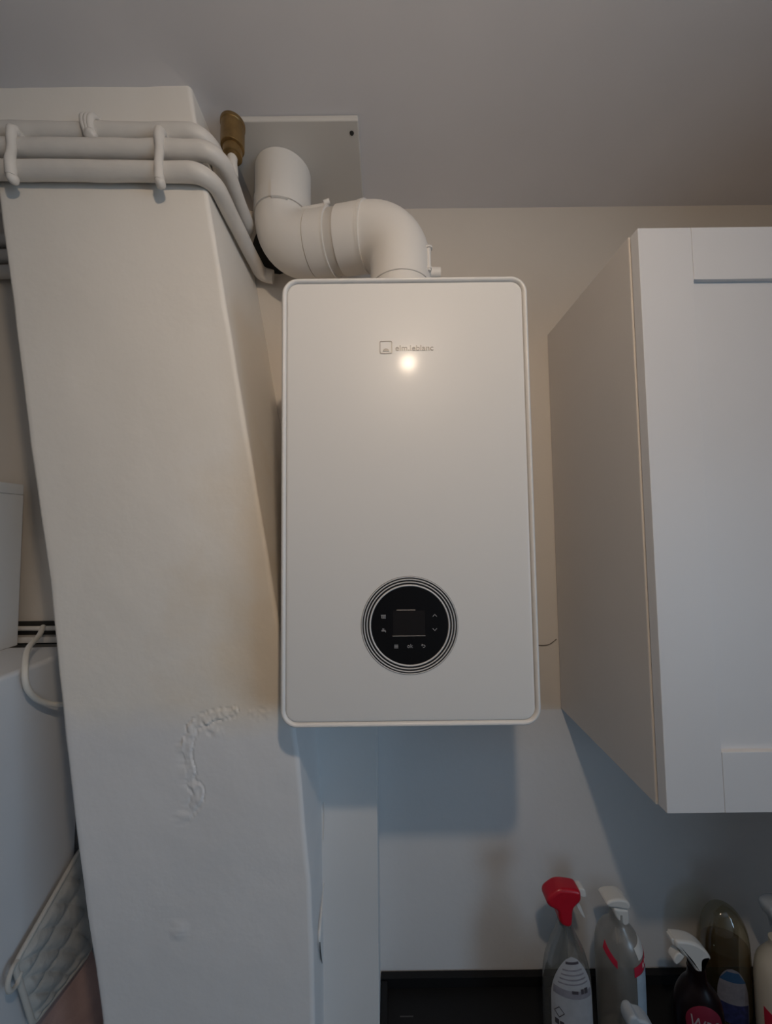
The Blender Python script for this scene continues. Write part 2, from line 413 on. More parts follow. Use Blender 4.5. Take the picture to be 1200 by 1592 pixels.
# flat dark patch painting the shade in an opening behind the flue, and a curved crack in the plaster right of the boiler
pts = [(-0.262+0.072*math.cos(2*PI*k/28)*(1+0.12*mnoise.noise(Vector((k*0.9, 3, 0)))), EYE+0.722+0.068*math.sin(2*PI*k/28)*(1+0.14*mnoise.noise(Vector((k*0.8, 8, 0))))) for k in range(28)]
struct(obj('opening_shade', prism(bmesh.new(), pts, YB-0.0015, YB-0.0004), M_dark))
cr_ = smoothpath([(0.352, YB-0.0004, EYE-0.2790), (0.3763, YB-0.0004, EYE-0.2805), (0.3920, YB-0.0004, EYE-0.2770), (0.4075, YB-0.0004, EYE-0.2660)], 8)
struct(obj('trim_5', T(cr_, [0.0012+0.0004*mnoise.noise(p*200) for p in cr_], seg=8), mat('crack_line', (0.20, 0.17, 0.14), 0.9)))

# ================================================================ boiler
BX0, BX1, BZ0, BZ1, BY = -0.1652, 0.2348, EYE-0.3004, EYE+0.4120, 0.556
boiler = thing('wall_boiler', 'white wall-hung gas boiler with round black control dial', 'boiler', ((BX0+BX1)/2, 0.70, BZ0))
def rl(d, y, r=0.027): return [(p[0], y, p[1]) for p in rrect(BX0+d, BX1-d, BZ0+d, BZ1-d, r-d, 10)]
bm = loopstack(bmesh.new(), [rl(0.006, BY+0.044), rl(0, BY+0.044), rl(0, BY+0.007), rl(0.0008, BY+0.0035), rl(0.0022, BY+0.0012), rl(0.0042, BY), rl(0.0064, BY+0.0010), rl(0.0078, BY+0.003), rl(0.0084, BY+0.006)])
obj('front_frame', bm, M_boil, boiler, angle=60)
bm = loopstack(bmesh.new(), [rl(0.0088, BY+0.040), rl(0.0088, BY+0.0052), rl(0.0094, BY+0.0040), rl(0.0108, BY+0.0034), rl(0.0130, BY+0.0031), rl(0.0160, BY+0.0031), rl(0.0200, BY+0.0031)], cap1=True)
obj('front_panel', bm, M_boil, boiler)
obj('casing', B(-0.150, 0.2200, BY+0.046, YB-0.004, BZ0+0.006, BZ1-0.006, bev=0.004), M_case, boiler)
PY = BY+0.0031
# emblem and lettering
bm = bmesh.new()
o_, i_ = rrect(-0.0066, 0.0138, EYE+0.2845, EYE+0.3055, 0.0025, 4), rrect(-0.0052, 0.0124, EYE+0.2859, EYE+0.3041, 0.0014, 4)
loopstack(bm, [[(p[0], PY-0.0001, p[1]) for p in o_], [(p[0], PY-0.0009, p[1]) for p in o_], [(p[0], PY-0.0009, p[1]) for p in i_], [(p[0], PY-0.0001, p[1]) for p in i_]])
prism(bm, [(0.0037+0.0052*math.cos(PI*k/12), EYE+0.2882+0.0048*math.sin(PI*k/12)) for k in range(13)], PY-0.0009, PY-0.0001)
em = obj('emblem', bm, M_logo, boiler); em['label'] = 'embossed grey square with half sun'
bm = text_bm('elm.leblanc', 0.0128, 0.0185, PY-0.0005, EYE+0.2893, 0.0004)
xs = [v.co.x for v in bm.verts]; k = 0.0612/(max(xs)-min(xs)); x0 = min(xs)
for v in bm.verts: v.co.x = 0.0188+(v.co.x-x0)*k
let = obj('lettering', bm, M_logo, boiler, smooth=False); let['label'] = 'embossed grey maker lettering'
# control dial
KX, KZ = 0.0352, EYE-0.1468
bm = lathe(bmesh.new(), [(PY+0.001, 0.0753), (PY-0.0003, 0.0753), (PY-0.0006, 0.0748)], KX, KZ, seg=96, axis='y')
dial = obj('control_dial', bm, M_groove, boiler); dial['label'] = 'round black glass control dial'
def ring(r0, r1, h):
    bm = bmesh.new(); n = 96; m = (r0+r1)/2; hw = (r1-r0)/2; loops = []
    for a in (0, 35, 70, 110, 145, 180):
        rr = m+hw*math.cos(math.radians(a)); yy = PY-0.0006-h*math.sin(math.radians(a))
        loops.append([(KX+rr*math.sin(2*PI*k/n), yy, KZ+rr*math.cos(2*PI*k/n)) for k in range(n)])
    return loopstack(bm, loops)
for r0, r1, h in ((0.0598, 0.0626, 0.0016), (0.0652, 0.0670, 0.0011), (0.0694, 0.0712, 0.001), (0.0732, 0.0747, 0.0008)):
    obj('trim_ring', ring(r0, r1, h), M_ring, dial)
bm = lathe(bmesh.new(), [(PY-0.0004, 0.0600), (PY-0.0010, 0.0600)], KX, KZ, seg=96, axis='y')
obj('glass_face', bm, M_black, dial)
GY = PY-0.0011
bm = prism(bmesh.new(), rrect(0.0093, 0.0590, EYE-0.1622, EYE-0.1242, 0.001, 3), GY-0.0001, GY+0.0001)
obj('display', bm, M_disp, dial)
bm = T([(0.0150, GY-0.0004, EYE-0.1233), (0.0440, GY-0.0004, EYE-0.1233)], 0.0005, seg=8)
obj('glint_rod', bm, M_edge, dial)  # bright rods standing in for the glints along the display's edges
obj('glint_rod', T([(0.0085, GY-0.0004, EYE-0.1629), (0.0592, GY-0.0004, EYE-0.1629)], 0.0006, seg=8), M_edge, dial)
def bars(bm, segs, wd=0.0009):
    for (x0, z0, x1, z1) in segs:
        d = Vector((x1-x0, z1-z0)); d.normalize(); nx, nz = -d.y*wd/2, d.x*wd/2
        f = bm.faces.new([bm.verts.new((x, GY, z)) for x, z in ((x0+nx, z0+nz), (x1+nx, z1+nz), (x1-nx, z1-nz), (x0-nx, z0-nz))])
    r = bmesh.ops.extrude_face_region(bm, geom=list(bm.faces))
    bmesh.ops.translate(bm, vec=(0, -0.0001, 0), verts=[v for v in r['geom'] if isinstance(v, bmesh.types.BMVert)])
    return bm
def icon(cx, cz, segs, wd=0.0009, nm='icon', lab=None):
    o = obj(nm, bars(bmesh.new(), [(cx+a*0.001, cz+b*0.001, cx+c*0.001, cz+d*0.001) for a, b, c, d in segs], wd), M_icon, dial, smooth=False)
    if lab: o['label'] = lab
icon(0.0742, EYE-0.1323, [(-3.2, -1.6, 0.2, 2.0), (-0.2, 2.0, 3.2, -1.6)], lab='up arrow icon')
icon(0.0738, EYE-0.1535, [(-3.2, 1.6, 0.2, -2.0), (-0.2, -2.0, 3.2, 1.6)], lab='down arrow icon')
icon(-0.0053, EYE-0.1335, [(-4, 2.6, 3.6, 2.6), (-2.6, 2.6, -2.6, -2.6), (-0.8, 2.6, -0.8, -2.6), (1.0, 2.6, 1.0, -2.6), (2.8, 2.6, 2.8, -2.6), (-3.2, -2.2, 3.6, -2.2)], 0.0010, lab='radiator icon')
icon(-0.0053, EYE-0.1543, [(-3.2, 0.2, 2.4, 0.2), (2.2, 0.6, 3.2, -2.6), (-0.4, 0.2, -0.4, 2.6), (-1.8, 2.4, 1.0, 2.4), (-3.2, -0.7, 2.0, -0.7)], 0.0012, lab='tap icon')
icon(0.0139, EYE-0.1786, [(-3, 2.2, 3, 2.2), (-3, 0.7, 3, 0.7), (-3, -0.8, 3, -0.8), (-3, -2.3, 3, -2.3)], 0.0009, lab='menu icon')
icon(0.0556, EYE-0.1786, [(-2.6, 1.6, 1.6, 1.6), (1.6, 1.8, 2.8, 0.4), (2.8, 0.6, 2.8, -0.6), (2.8, -0.4, 1.6, -1.8), (1.8, -1.7, -0.4, -1.7), (-2.8, 1.6, -1.2, 3.0), (-2.8, 1.6, -1.2, 0.2)], 0.0009, lab='return arrow icon')
bm = text_bm('ok', 0.0085, 0.0306, GY-0.0001, EYE-0.1809, 0.0001)
o = obj('icon', bm, M_icon, dial, smooth=False); o['label'] = 'ok icon'

# ================================================================ flue
FX, FY, LX, LY = 0.0360, 0.700, -0.2240, 0.770
FZ, LZ, FR = EYE+0.610, EYE+0.632, 0.0615
flue = thing('flue_pipe', 'thick white flue pipe with two elbows above the boiler', 'pipe', (FX, FY, BZ1))
fp = fillet([(FX, FY, BZ1-0.004), (FX, FY, FZ), (LX, LY, LZ), (LX, LY, ZC-0.013)], [0.078, 0.070], 14)
def arc_sub(path, s0, s1):
    """sub-path between arc lengths"""
    out = []; s = 0
    for a, b in zip(path, path[1:]):
        l = (b-a).length
        for q in (0, 1):
            pos = s+l*q
            if s0-1e-6 <= pos <= s1+1e-6 and (not out or (out[-1]-a.lerp(b, q)).length > 1e-5): out.append(a.lerp(b, q))
        for lim in (s0, s1):
            if s < lim < s+l:
                p = a.lerp(b, (lim-s)/l)
                out.append(p)
        s += l
    # order by arc length
    def al(p):
        best = None; s_ = 0
        for a, b in zip(path, path[1:]):
            l = (b-a).length; t = max(0, min(1, (p-a).dot(b-a)/(l*l))); d = (p-a.lerp(b, t)).length
            if best is None or d < best[0]-1e-7: best = (d, s_+t*l)
            s_ += l
        return best[1]
    res = []
    for p in sorted(out, key=al):
        if not res or (res[-1]-p).length > 1e-5: res.append(p)
    return res
def s_at_x(xq):
    s = 0
    for a, b in zip(fp, fp[1:]):
        if (a.x-xq)*(b.x-xq) <= 0 and abs(a.x-b.x) > 1e-9: return s+(b-a).length*(a.x-xq)/(a.x-b.x)
        s += (b-a).length
def s_at_z_end(zq):
    s = 0; r = None
    for a, b in zip(fp, fp[1:]):
        if a.x < -0.15 and (a.z-zq)*(b.z-zq) <= 0 and abs(a.z-b.z) > 1e-9: r = s+(b-a).length*(a.z-zq)/(a.z-b.z)
        s += (b-a).length
    return r
TOT = sum((b-a).length for a, b in zip(fp, fp[1:]))
sA, sB, sC, sD = s_at_x(-0.034), s_at_x(-0.085), s_at_x(-0.105), s_at_x(-0.150)
sE, sF = s_at_z_end(EYE+0.700), s_at_z_end(EYE+0.735)
obj('lower_pipe', T(arc_sub(fp, 0, 0.0815), FR-0.0022, seg=48), M_flue, flue)
obj('lower_elbow', T(arc_sub(fp, 0.080, sA), FR, seg=48), M_flue, flue)
obj('socket_ring', T(arc_sub(fp, sA-0.004, sA), FR+0.0026, seg=48), M_flue, flue)
obj('socket_ring', T(arc_sub(fp, sA+0.002, sA+0.005), FR+0.0022, seg=48), M_flue, flue)
obj('sleeve', T(arc_sub(fp, sA+0.0005, sB), FR+0.0012, seg=48), M_flue, flue)
o = obj('joint_band', T(arc_sub(fp, sB, sC), FR-0.0015, seg=48), M_fseal, flue); o['label'] = 'slightly darker recessed band'
obj('sleeve', T(arc_sub(fp, sC, sD-0.0022), FR+0.0012, seg=48), M_flue, flue)
obj('socket_ring', T(arc_sub(fp, sC-0.0004, sC+0.0022), FR+0.0026, seg=48), M_flue, flue)
obj('joint_band', T(arc_sub(fp, sD-0.0024, sD+0.0002), FR-0.0014, seg=48), M_fseal, flue)
obj('upper_elbow', T(arc_sub(fp, sD, sE), FR, seg=48), M_flue, flue)
o = obj('joint_band', T(arc_sub(fp, sE, sE+0.0022), FR-0.0012, seg=48), M_fseal, flue)
obj('sleeve', T(arc_sub(fp, sE+0.0022, sF), FR+0.0020, seg=48), M_flue, flue)
obj('upper_pipe', T(arc_sub(fp, sF, TOT), FR, seg=48), M_flue, flue)
# little clamp tab lying on the horizontal run, a raised tag on the upper sleeve
m_ = arc_sub(fp, sC+0.002, sD+0.012); up = Vector((-0.10, -0.62, 0.78)).normalized()
bm = tube(bmesh.new(), [m_[0]+up*(FR+0.002), m_[-1]+up*(FR+0.002)], 0.0045, seg=10)
p = m_[0]+up*(FR+0.005); tube(bm, [p+Vector((-0.006, 0, 0)), p+Vector((0.006, -0.001, 0.003))], 0.0052, seg=10)
obj('clamp_tab', bm, M_flue, flue)
d0, d1 = math.radians(-6), math.radians(24)
bm = bmesh.new()
n = 8
ins, outs = [], []
for zz in (EYE+0.697, EYE+0.733):
    ins.append([bm.verts.new((LX+(FR+0.0005)*math.sin(d0+(d1-d0)*k/n), LY-(FR+0.0005)*math.cos(d0+(d1-d0)*k/n), zz)) for k in range(n+1)])
    outs.append([bm.verts.new((LX+(FR+0.0062)*math.sin(d0+(d1-d0)*k/n), LY-(FR+0.0062)*math.cos(d0+(d1-d0)*k/n), zz)) for k in range(n+1)])
for k in range(n):
    bm.faces.new((outs[0][k], outs[0][k+1], outs[1][k+1], outs[1][k])); bm.faces.new((ins[0][k], outs[0][k], outs[0][k+1], ins[0][k+1])) ; bm.faces.new((ins[1][k], outs[1][k], outs[1][k+1], ins[1][k+1]))
for k in (0, n): bm.faces.new((ins[0][k], ins[1][k], outs[1][k], outs[0][k]))
obj('clamp_tab', bm, M_flue, flue)
# measuring port on the right of the lower elbow
bm = T([(FX+0.0540, FY-0.030, EYE+0.505), (FX+0.0540, FY-0.030, EYE+0.552)], 0.0046, seg=14)
tube(bm, [(FX+0.0540, FY-0.030, EYE+0.550), (FX+0.0540, FY-0.030, EYE+0.5535)], 0.0078, seg=14)
tube(bm, [(FX+0.0540, FY-0.030, EYE+0.509), (FX+0.0540, FY-0.030, EYE+0.513)], 0.0060, seg=14)
obj('test_port', bm, M_flue, flue)
bm = T([(FX+0.056, FY, EYE+0.524), (FX+0.081, FY, EYE+0.524)], 0.0105, seg=18)
obj('test_cap', bm, M_flue, flue)
bm = lathe(bmesh.new(), [(BZ1-0.006, FR+0.006), (BZ1+0.020, FR+0.006), (BZ1+0.024, FR+0.004), (BZ1+0.024, FR)], FX, FY, seg=48)
obj('collar', bm, M_flue, flue)

plate = thing('cover_plate', 'flat white cover plate screwed to the ceiling round the flue', 'plate', (-0.18, 0.76, ZC))
bm = B(-0.3190, -0.0453, 0.6620, 0.862, ZC-0.0125, ZC-0.0005, bev=0.003, seg=3)
obj('panel', bm, M_plate, plate)
bm = bmesh.new(); box(bm, -0.30, -0.27, 0.690, 0.85, ZC-0.0140, ZC-0.0125, 0.0006); bm.free()
o = obj('screw', lathe(bmesh.new(), [(ZC-0.0140, 0.0040), (ZC-0.0124, 0.0045)], -0.0602, 0.685, seg=16), M_dark, plate); o['label'] = 'dark screw head'

# ================================================================ heating pipes on the chimney
RP = 0.0150
def pipe(name, label, z0, z1, y, xs, rear, r=RP):
    """from the recess wall on the left, round the left corner, across the face, round the right corner"""
    pts = [(XL+0.002, YB-0.022, EYE+z0+0.004), (xs, YB-0.022, EYE+z0+0.004), (xs, y, EYE+z0), *[(a, b, EYE+c) for a, b, c in rear]]
    nb = len(pts)-2
    path = densify(fillet(pts, [0.035]*nb, 9), 0.02)
    return tag(obj(name, T(path, r, seg=18, wob=0.0016), M_pipe, angle=70), label, 'pipe')
PF = CY-0.0185
pipe('heating_pipe', 'lowest of three white painted pipes crossing the chimney breast', 0.6460, 0.637, PF, -0.745,
     [(-0.304, PF, 0.6355), (-0.300, 0.842, 0.6330), (-0.271, 0.848, 0.6290)])
pipe('heating_pipe', 'middle of three white painted pipes on the chimney, under the brass vent', 0.6870, 0.678, PF, -0.765,
     [(-0.287, PF, 0.6765), (-0.2985, 0.752, 0.6760), (-0.325, 0.790, 0.675)])
pipe('heating_pipe', 'topmost of three white painted pipes, tight against the chimney breast', 0.7290, 0.722, PF+0.010, -0.780,
     [(-0.318, PF+0.010, 0.7205), (-0.315, 0.668, 0.7190), (-0.345, 0.690, 0.7180)])
def blob(c, rad, sx=1.0, sz=1.0, amp=0.18):
    bm = bmesh.new(); bmesh.ops.create_icosphere(bm, subdivisions=3, radius=rad)
    for v in bm.verts: v.co = Vector((v.co.x*sx, v.co.y, v.co.z*sz))*(1+amp*mnoise.noise(v.co*110+Vector(c)*9))+Vector(c)
    return bm
def clip(label, x, holders, zt, zb):
    t = thing('pipe_clip', label, 'clip', (x, PF, EYE+zt))
    pts = [(x-0.003, PF+0.010, EYE+zt+0.003), (x-0.001, PF-0.0125, EYE+zt)]
    for hz in holders: pts += [(x, PF-0.0155, EYE+hz+0.006), (x, PF-0.0155, EYE+hz-0.005), (x, PF-0.0140, EYE+hz-0.0165)]
    pts += [(x, PF-0.0125, EYE+zb)]
    path = smoothpath(pts, 6)
    bm = tube(bmesh.new(), path, [0.0076+0.0014*mnoise.noise(p*60) for p in path], seg=12, wob=0.0014)
    obj('strap', bm, M_pipe, t)
    obj('screw', blob((x, PF-0.0105, EYE+zb-0.002), 0.0088, 0.95, 1.15), M_pipe, t)
    obj('screw', blob((x-0.001, PF-0.0105, EYE+zt+0.001), 0.0085), M_pipe, t)
clip('white painted double pipe clip near the left end of the chimney pipes', -0.640, [0.6865, 0.6455], 0.7040, 0.6205)
clip('white painted double pipe clip near the right corner of the chimney', -0.384, [0.6795, 0.6385], 0.6990, 0.6085)
t = thing('pipe_clip', 'single paint-clogged clip on the topmost chimney pipe', 'clip', (-0.522, CY, EYE+0.726))
for dx in (-0.0075, 0.0005, 0.0080):
    pts = [(-0.520+dx*1.0, CY-0.002, EYE+0.752), (-0.5205+dx, PF-0.001, EYE+0.742), (-0.520+dx*0.8, PF-0.0058, EYE+0.727), (-0.517+dx*0.6, PF-0.003, EYE+0.711), (-0.515+dx*0.5, PF+0.006, EYE+0.703)]
    obj('strap', T(smoothpath(pts, 6), 0.0056, seg=10, wob=0.0014), M_pipe, t)
obj('screw', blob((-0.514, PF-0.003, EYE+0.7055), 0.0088, 1.25, 1.0), M_pipe, t)

vx, vy = -0.2885, 0.652
vent = thing('air_vent', 'aged brass automatic air vent standing on the middle pipe', 'valve', (vx, vy, EYE+0.69))
bm = lathe(bmesh.new(), [(EYE+0.7240, 0.0150), (EYE+0.7255, 0.0178), (EYE+0.7390, 0.0178), (EYE+0.7402, 0.0165), (EYE+0.7420, 0.0165), (EYE+0.7430, 0.0212), (EYE+0.7445, 0.0218), (EYE+0.7860, 0.0218), (EYE+0.7872, 0.0228), (EYE+0.7935, 0.0228), (EYE+0.7955, 0.0205), (EYE+0.7975, 0.012)], vx, vy, seg=40)
obj('body', bm, M_brass, vent)
bm = lathe(bmesh.new(), [(EYE+0.797, 0.0055), (EYE+0.808, 0.0055), (EYE+0.809, 0.004)], vx-0.008, vy, seg=16)
obj('valve_cap', bm, M_brass, vent)
bm = lathe(bmesh.new(), [(EYE+0.684, 0.0110), (EYE+0.700, 0.0105), (EYE+0.706, 0.0092), (EYE+0.716, 0.0088), (EYE+0.7245, 0.0095)], vx, vy, seg=20)
for v in bm.verts: v.co += Vector((mnoise.noise(v.co*90), mnoise.noise(v.co*90+Vector((5, 0, 0))), 0))*0.0012
o = obj('neck', bm, M_pipe, vent); o['label'] = 'white painted neck'

# ================================================================ wall cabinet on the right
cab = thing('wall_cabinet', 'white shaker wall cabinet to the right of the boiler', 'cabinet', (0.81, 0.71, EYE-0.4267))
CX0, CX1, CZ0, CZ1, CYF = 0.4122, 1.2122, EYE-0.4267, EYE+0.4859, 0.5723
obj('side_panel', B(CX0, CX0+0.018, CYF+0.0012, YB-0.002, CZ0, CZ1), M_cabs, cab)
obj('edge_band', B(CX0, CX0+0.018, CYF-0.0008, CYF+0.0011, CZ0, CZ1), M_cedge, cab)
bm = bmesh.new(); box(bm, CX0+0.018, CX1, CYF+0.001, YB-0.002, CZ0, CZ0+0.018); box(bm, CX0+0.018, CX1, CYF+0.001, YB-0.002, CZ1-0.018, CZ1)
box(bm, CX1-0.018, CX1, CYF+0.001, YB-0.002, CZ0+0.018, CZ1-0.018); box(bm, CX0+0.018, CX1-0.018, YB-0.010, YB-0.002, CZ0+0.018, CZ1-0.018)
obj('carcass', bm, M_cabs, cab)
DY0, DY1 = 0.5513, 0.5690
door = obj('door', B(0.4990, CX1-0.088, DY0+0.0075, DY1-0.002, CZ0+0.086, CZ1-0.0865), M_cab, cab)
DX0 = 0.4135
obj('stile', B(DX0, DX0+0.0865, DY0, DY1, CZ0+0.001, CZ1-0.001, bev=0.0012), M_cab, door)
obj('stile', B(CX1-0.0875, CX1-0.001, DY0, DY1, CZ0+0.001, CZ1-0.001, bev=0.0012), M_cab, door)
obj('rail', B(DX0+0.0868, CX1-0.0878, DY0, DY1, CZ1-0.0885, CZ1-0.001, bev=0.0010), M_cab, door)
obj('rail', B(DX0+0.0868, CX1-0.0878, DY0, DY1, CZ0+0.001, CZ0+0.0885, bev=0.0010), M_cab, door)

# ================================================================ worktop run
WTZ = EYE-1.031
base = thing('base_cabinet', 'white base cabinet carrying the black worktop', 'cabinet', (0.61, 0.57, 0))
obj('body', B(-0.018, 1.246, 0.33, YB-0.004, 0.10, WTZ-0.0385), M_cab, base)
obj('plinth', B(-0.010, 1.246, 0.38, 0.396, 0.001, 0.0995), M_cab, base)
obj('plinth', B(-0.010, 1.246, 0.80, 0.816, 0.001, 0.0995), M_cab, base)
for i in range(2):
    d = obj('door', B(-0.015+0.632*i, 0.612+0.632*i, 0.309, 0.328, 0.105, WTZ-0.042, bev=0.002), M_cab, base)
    obj('handle', T([(0.56+0.11*i, 0.290, 0.72), (0.56+0.11*i, 0.290, 0.84)], 0.005, seg=10), M_edge, d)
wt = thing('worktop', 'black worktop with a low upstand below the wall cabinet', 'worktop', (0.61, 0.57, WTZ-0.038))
obj('slab', B(-0.0225, 1.248, 0.29, YB-0.002, WTZ-0.038, WTZ, bev=0.002), M_top, wt)
tag(obj('upstand', B(-0.0225, 1.248, YB-0.016, YB-0.002, WTZ+0.0002, EYE-1.0086, bev=0.0015), M_top), 'low black upstand strip along the wall behind the bottles', 'upstand')
tag(obj('upstand', B(-0.0225, -0.0085, 0.62, YB-0.0165, WTZ+0.0002, EYE-1.0120, bev=0.0015), M_top), 'short black upstand strip at the left end of the worktop', 'upstand')
o = obj('scuff_mark', B(0.018, 0.046, 0.8085, 0.8105, WTZ+0.0001, WTZ+0.0006), M_topm, wt); o['label'] = 'faint grey scuff line'

# ================================================================ recess on the left: fridge, box, pipes, cable
FXR = -0.700; FZT = EYE-0.2566
fr = thing('fridge', 'tall white fridge standing in the recess left of the chimney', 'fridge', (-1.0, 0.55, 0))
obj('body', B(-1.30, FXR, 0.33, 0.835, 0.03, FZT, bev=0.010, seg=3), M_fridge, fr)
fd = obj('door', B(-1.30, FXR, 0.270, 0.325, 0.05, FZT-0.003, bev=0.010, seg=3), M_fridge, fr)
obj('handle', T(fillet([(-0.74, 0.269, 1.05), (-0.74, 0.235, 1.05), (-0.74, 0.235, 1.45), (-0.74, 0.269, 1.45)], 0.012), 0.008, seg=12), M_edge, fd)
for x in (-1.26, -0.74):
    for y in (0.37, 0.80): obj('foot', lathe(bmesh.new(), [(0.0005, 0.018), (0.031, 0.015)], x, y, seg=16), M_dark, fr)
wb = thing('storage_box', 'plain white box standing on top of the fridge', 'box', (-1.08, 0.66, FZT))
obj('body', B(-1.28, -0.859, 0.48, 0.842, FZT+0.0005, EYE+0.094, bev=0.0015), M_wbox, wb)
obj('lid', B(-1.28, -0.859, 0.48, 0.842, EYE+0.0943, EYE+0.1190, bev=0.002), M_wbox, wb)
struct(obj('chase_shade', B(XL+0.004, -0.556, YB-0.004, YB-0.001, EYE-0.2620, EYE-0.2080), M_dark))  # dark strip painting the shade of a chase behind the thin pipes
tag(obj('water_pipe', T(densify([(XL+0.004, YB-0.014, EYE-0.2210), (-0.56, YB-0.014, EYE-0.2225)], 0.03), 0.0055, seg=14, wob=0.001), M_pipe), 'thin pipe along the wall just above the fridge', 'pipe')
tag(obj('trunking', B(XL+0.004, -0.562, YB-0.024, YB-0.002, EYE-0.2540, EYE-0.2400, bev=0.002), M_pipe), 'flat white trunking strip along the wall behind the fridge', 'trunking')
cp = smoothpath([(-0.800, 0.8400, EYE-0.2140), (-0.765, 0.795, EYE-0.2220), (-0.722, 0.728, EYE-0.2300), (-0.688, 0.690, EYE-0.2590), (-0.681, 0.690, EYE-0.2920), (-0.681, 0.716, EYE-0.3260), (-0.668, 0.748, EYE-0.3480), (-0.620, 0.785, EYE-0.3560), (-0.548, 0.800, EYE-0.3560)], 8)
tag(obj('cable', T(cp, 0.0051, seg=12), M_cable), 'white cable looping over the fridge edge to the chimney', 'cable')

# quilted oven cloth hanging on the fridge side
qx = FXR+0.016
hold = thing('pot_holder', 'grey-white quilted pot holder with piping, hung on the fridge side', 'pot holder', (qx, 0.77, EYE-0.95))
QL, QA, QD, QB = Vector((qx, 0.688, -0.780)), Vector((qx-0.003, 0.842, -0.690)), Vector((qx+0.004, 0.858, -0.944)), Vector((qx+0.006, 0.722, -0.925))
def qpt(u, v): return (QL*(1-u)+QA*u)*(1-v)+(QB*(1-u)+QD*u)*v
bm = bmesh.new(); NU, NV = 64, 56; front = []; back = []
for i in range(NU+1):
    fr_, bk_ = [], []
    for j in range(NV+1):
        u, v = i/NU, j/NV; p = qpt(u, v); a = v*3.4; b_ = (u-0.82*v)*4.6
        puff = (abs(math.sin(PI*a))*abs(math.sin(PI*b_)))**0.45
        edge = min(1, min(u, v, 1-u, 1-v)*14)
        h = (0.002+0.0095*puff+0.0012*mnoise.noise(Vector((u*14, v*14, 2))))*edge
        fr_.append(bm.verts.new((p.x+h, p.y, p.z+EYE))); bk_.append(bm.verts.new((p.x-0.003*edge-0.0005, p.y, p.z+EYE)))
    front.append(fr_); back.append(bk_)
for i in range(NU):
    for j in range(NV):
        bm.faces.new((front[i][j], front[i+1][j], front[i+1][j+1], front[i][j+1])); bm.faces.new((back[i][j], back[i][j+1], back[i+1][j+1], back[i+1][j]))
for i in range(NU):
    bm.faces.new((front[i][0], back[i][0], back[i+1][0], front[i+1][0])); bm.faces.new((front[i][NV], front[i+1][NV], back[i+1][NV], back[i][NV]))
for j in range(NV):
    bm.faces.new((front[0][j], front[0][j+1], back[0][j+1], back[0][j])); bm.faces.new((front[NU][j], back[NU][j], back[NU][j+1], front[NU][j+1]))
obj('quilted_pad', bm, M_quilt, hold, angle=80)
ep = fillet([rel(qpt(0, 0.5)), rel(qpt(0, 0)), rel(qpt(1, 0)), rel(qpt(1, 1)), rel(qpt(0, 1)), rel(qpt(0, 0.49))], 0.016, 6)
obj('piping', T(ep, 0.0046, seg=10), M_piping, hold)
lp = smoothpath([rel(QL+Vector((0, 0.006, 0.002))), rel(QL+Vector((0.004, -0.008, 0.002))), rel(QL+Vector((0.007, -0.017, -0.012))), rel(QL+Vector((0.008, -0.014, -0.028))), rel(QL+Vector((0.006, 0.0, -0.034))), rel(QL+Vector((0.003, 0.010, -0.024)))], 6)
obj('hanging_loop', T(lp, 0.0040, seg=10), M_piping, hold)
# pink cloth below it
bm = bmesh.new(); NU, NV = 40, 46; F = []
for i in range(NU+1):
    r_ = []
    for j in range(NV+1):
        u, v = i/NU, j/NV
        y = 0.742+0.124*u-0.018*v*math.sin(3*u); z = -0.890-0.42*v+0.012*u
        x = FXR+0.0055+0.0050*v*(1+math.sin(u*15+v*1.5))+0.0022*mnoise.noise(Vector((u*5, v*3, 9)))*v+0.012*v+0.036*u**1.5*max(0.0, min(1.0, (v-0.13)*4))
        r_.append((x, y, z+EYE))
    F.append(r_)
fv = [[bm.verts.new(p) for p in r_] for r_ in F]; bv = [[bm.verts.new((p[0]-0.0025, p[1], p[2])) for p in r_] for r_ in F]
for i in range(NU):
    for j in range(NV):
        bm.faces.new((fv[i][j], fv[i+1][j], fv[i+1][j+1], fv[i][j+1])); bm.faces.new((bv[i][j], bv[i][j+1], bv[i+1][j+1], bv[i+1][j]))
for i in range(NU):
    bm.faces.new((fv[i][0], bv[i][0], bv[i+1][0], fv[i+1][0])); bm.faces.new((fv[i][NV], fv[i+1][NV], bv[i+1][NV], bv[i][NV]))
for j in range(NV):
    bm.faces.new((fv[0][j], fv[0][j+1], bv[0][j+1], bv[0][j])); bm.faces.new((fv[NU][j], bv[NU][j], bv[NU][j+1], fv[NU][j+1]))
tag(obj('tea_towel', bm, M_pink, angle=80), 'dusty pink cloth hanging below the quilted pot holder', 'towel')

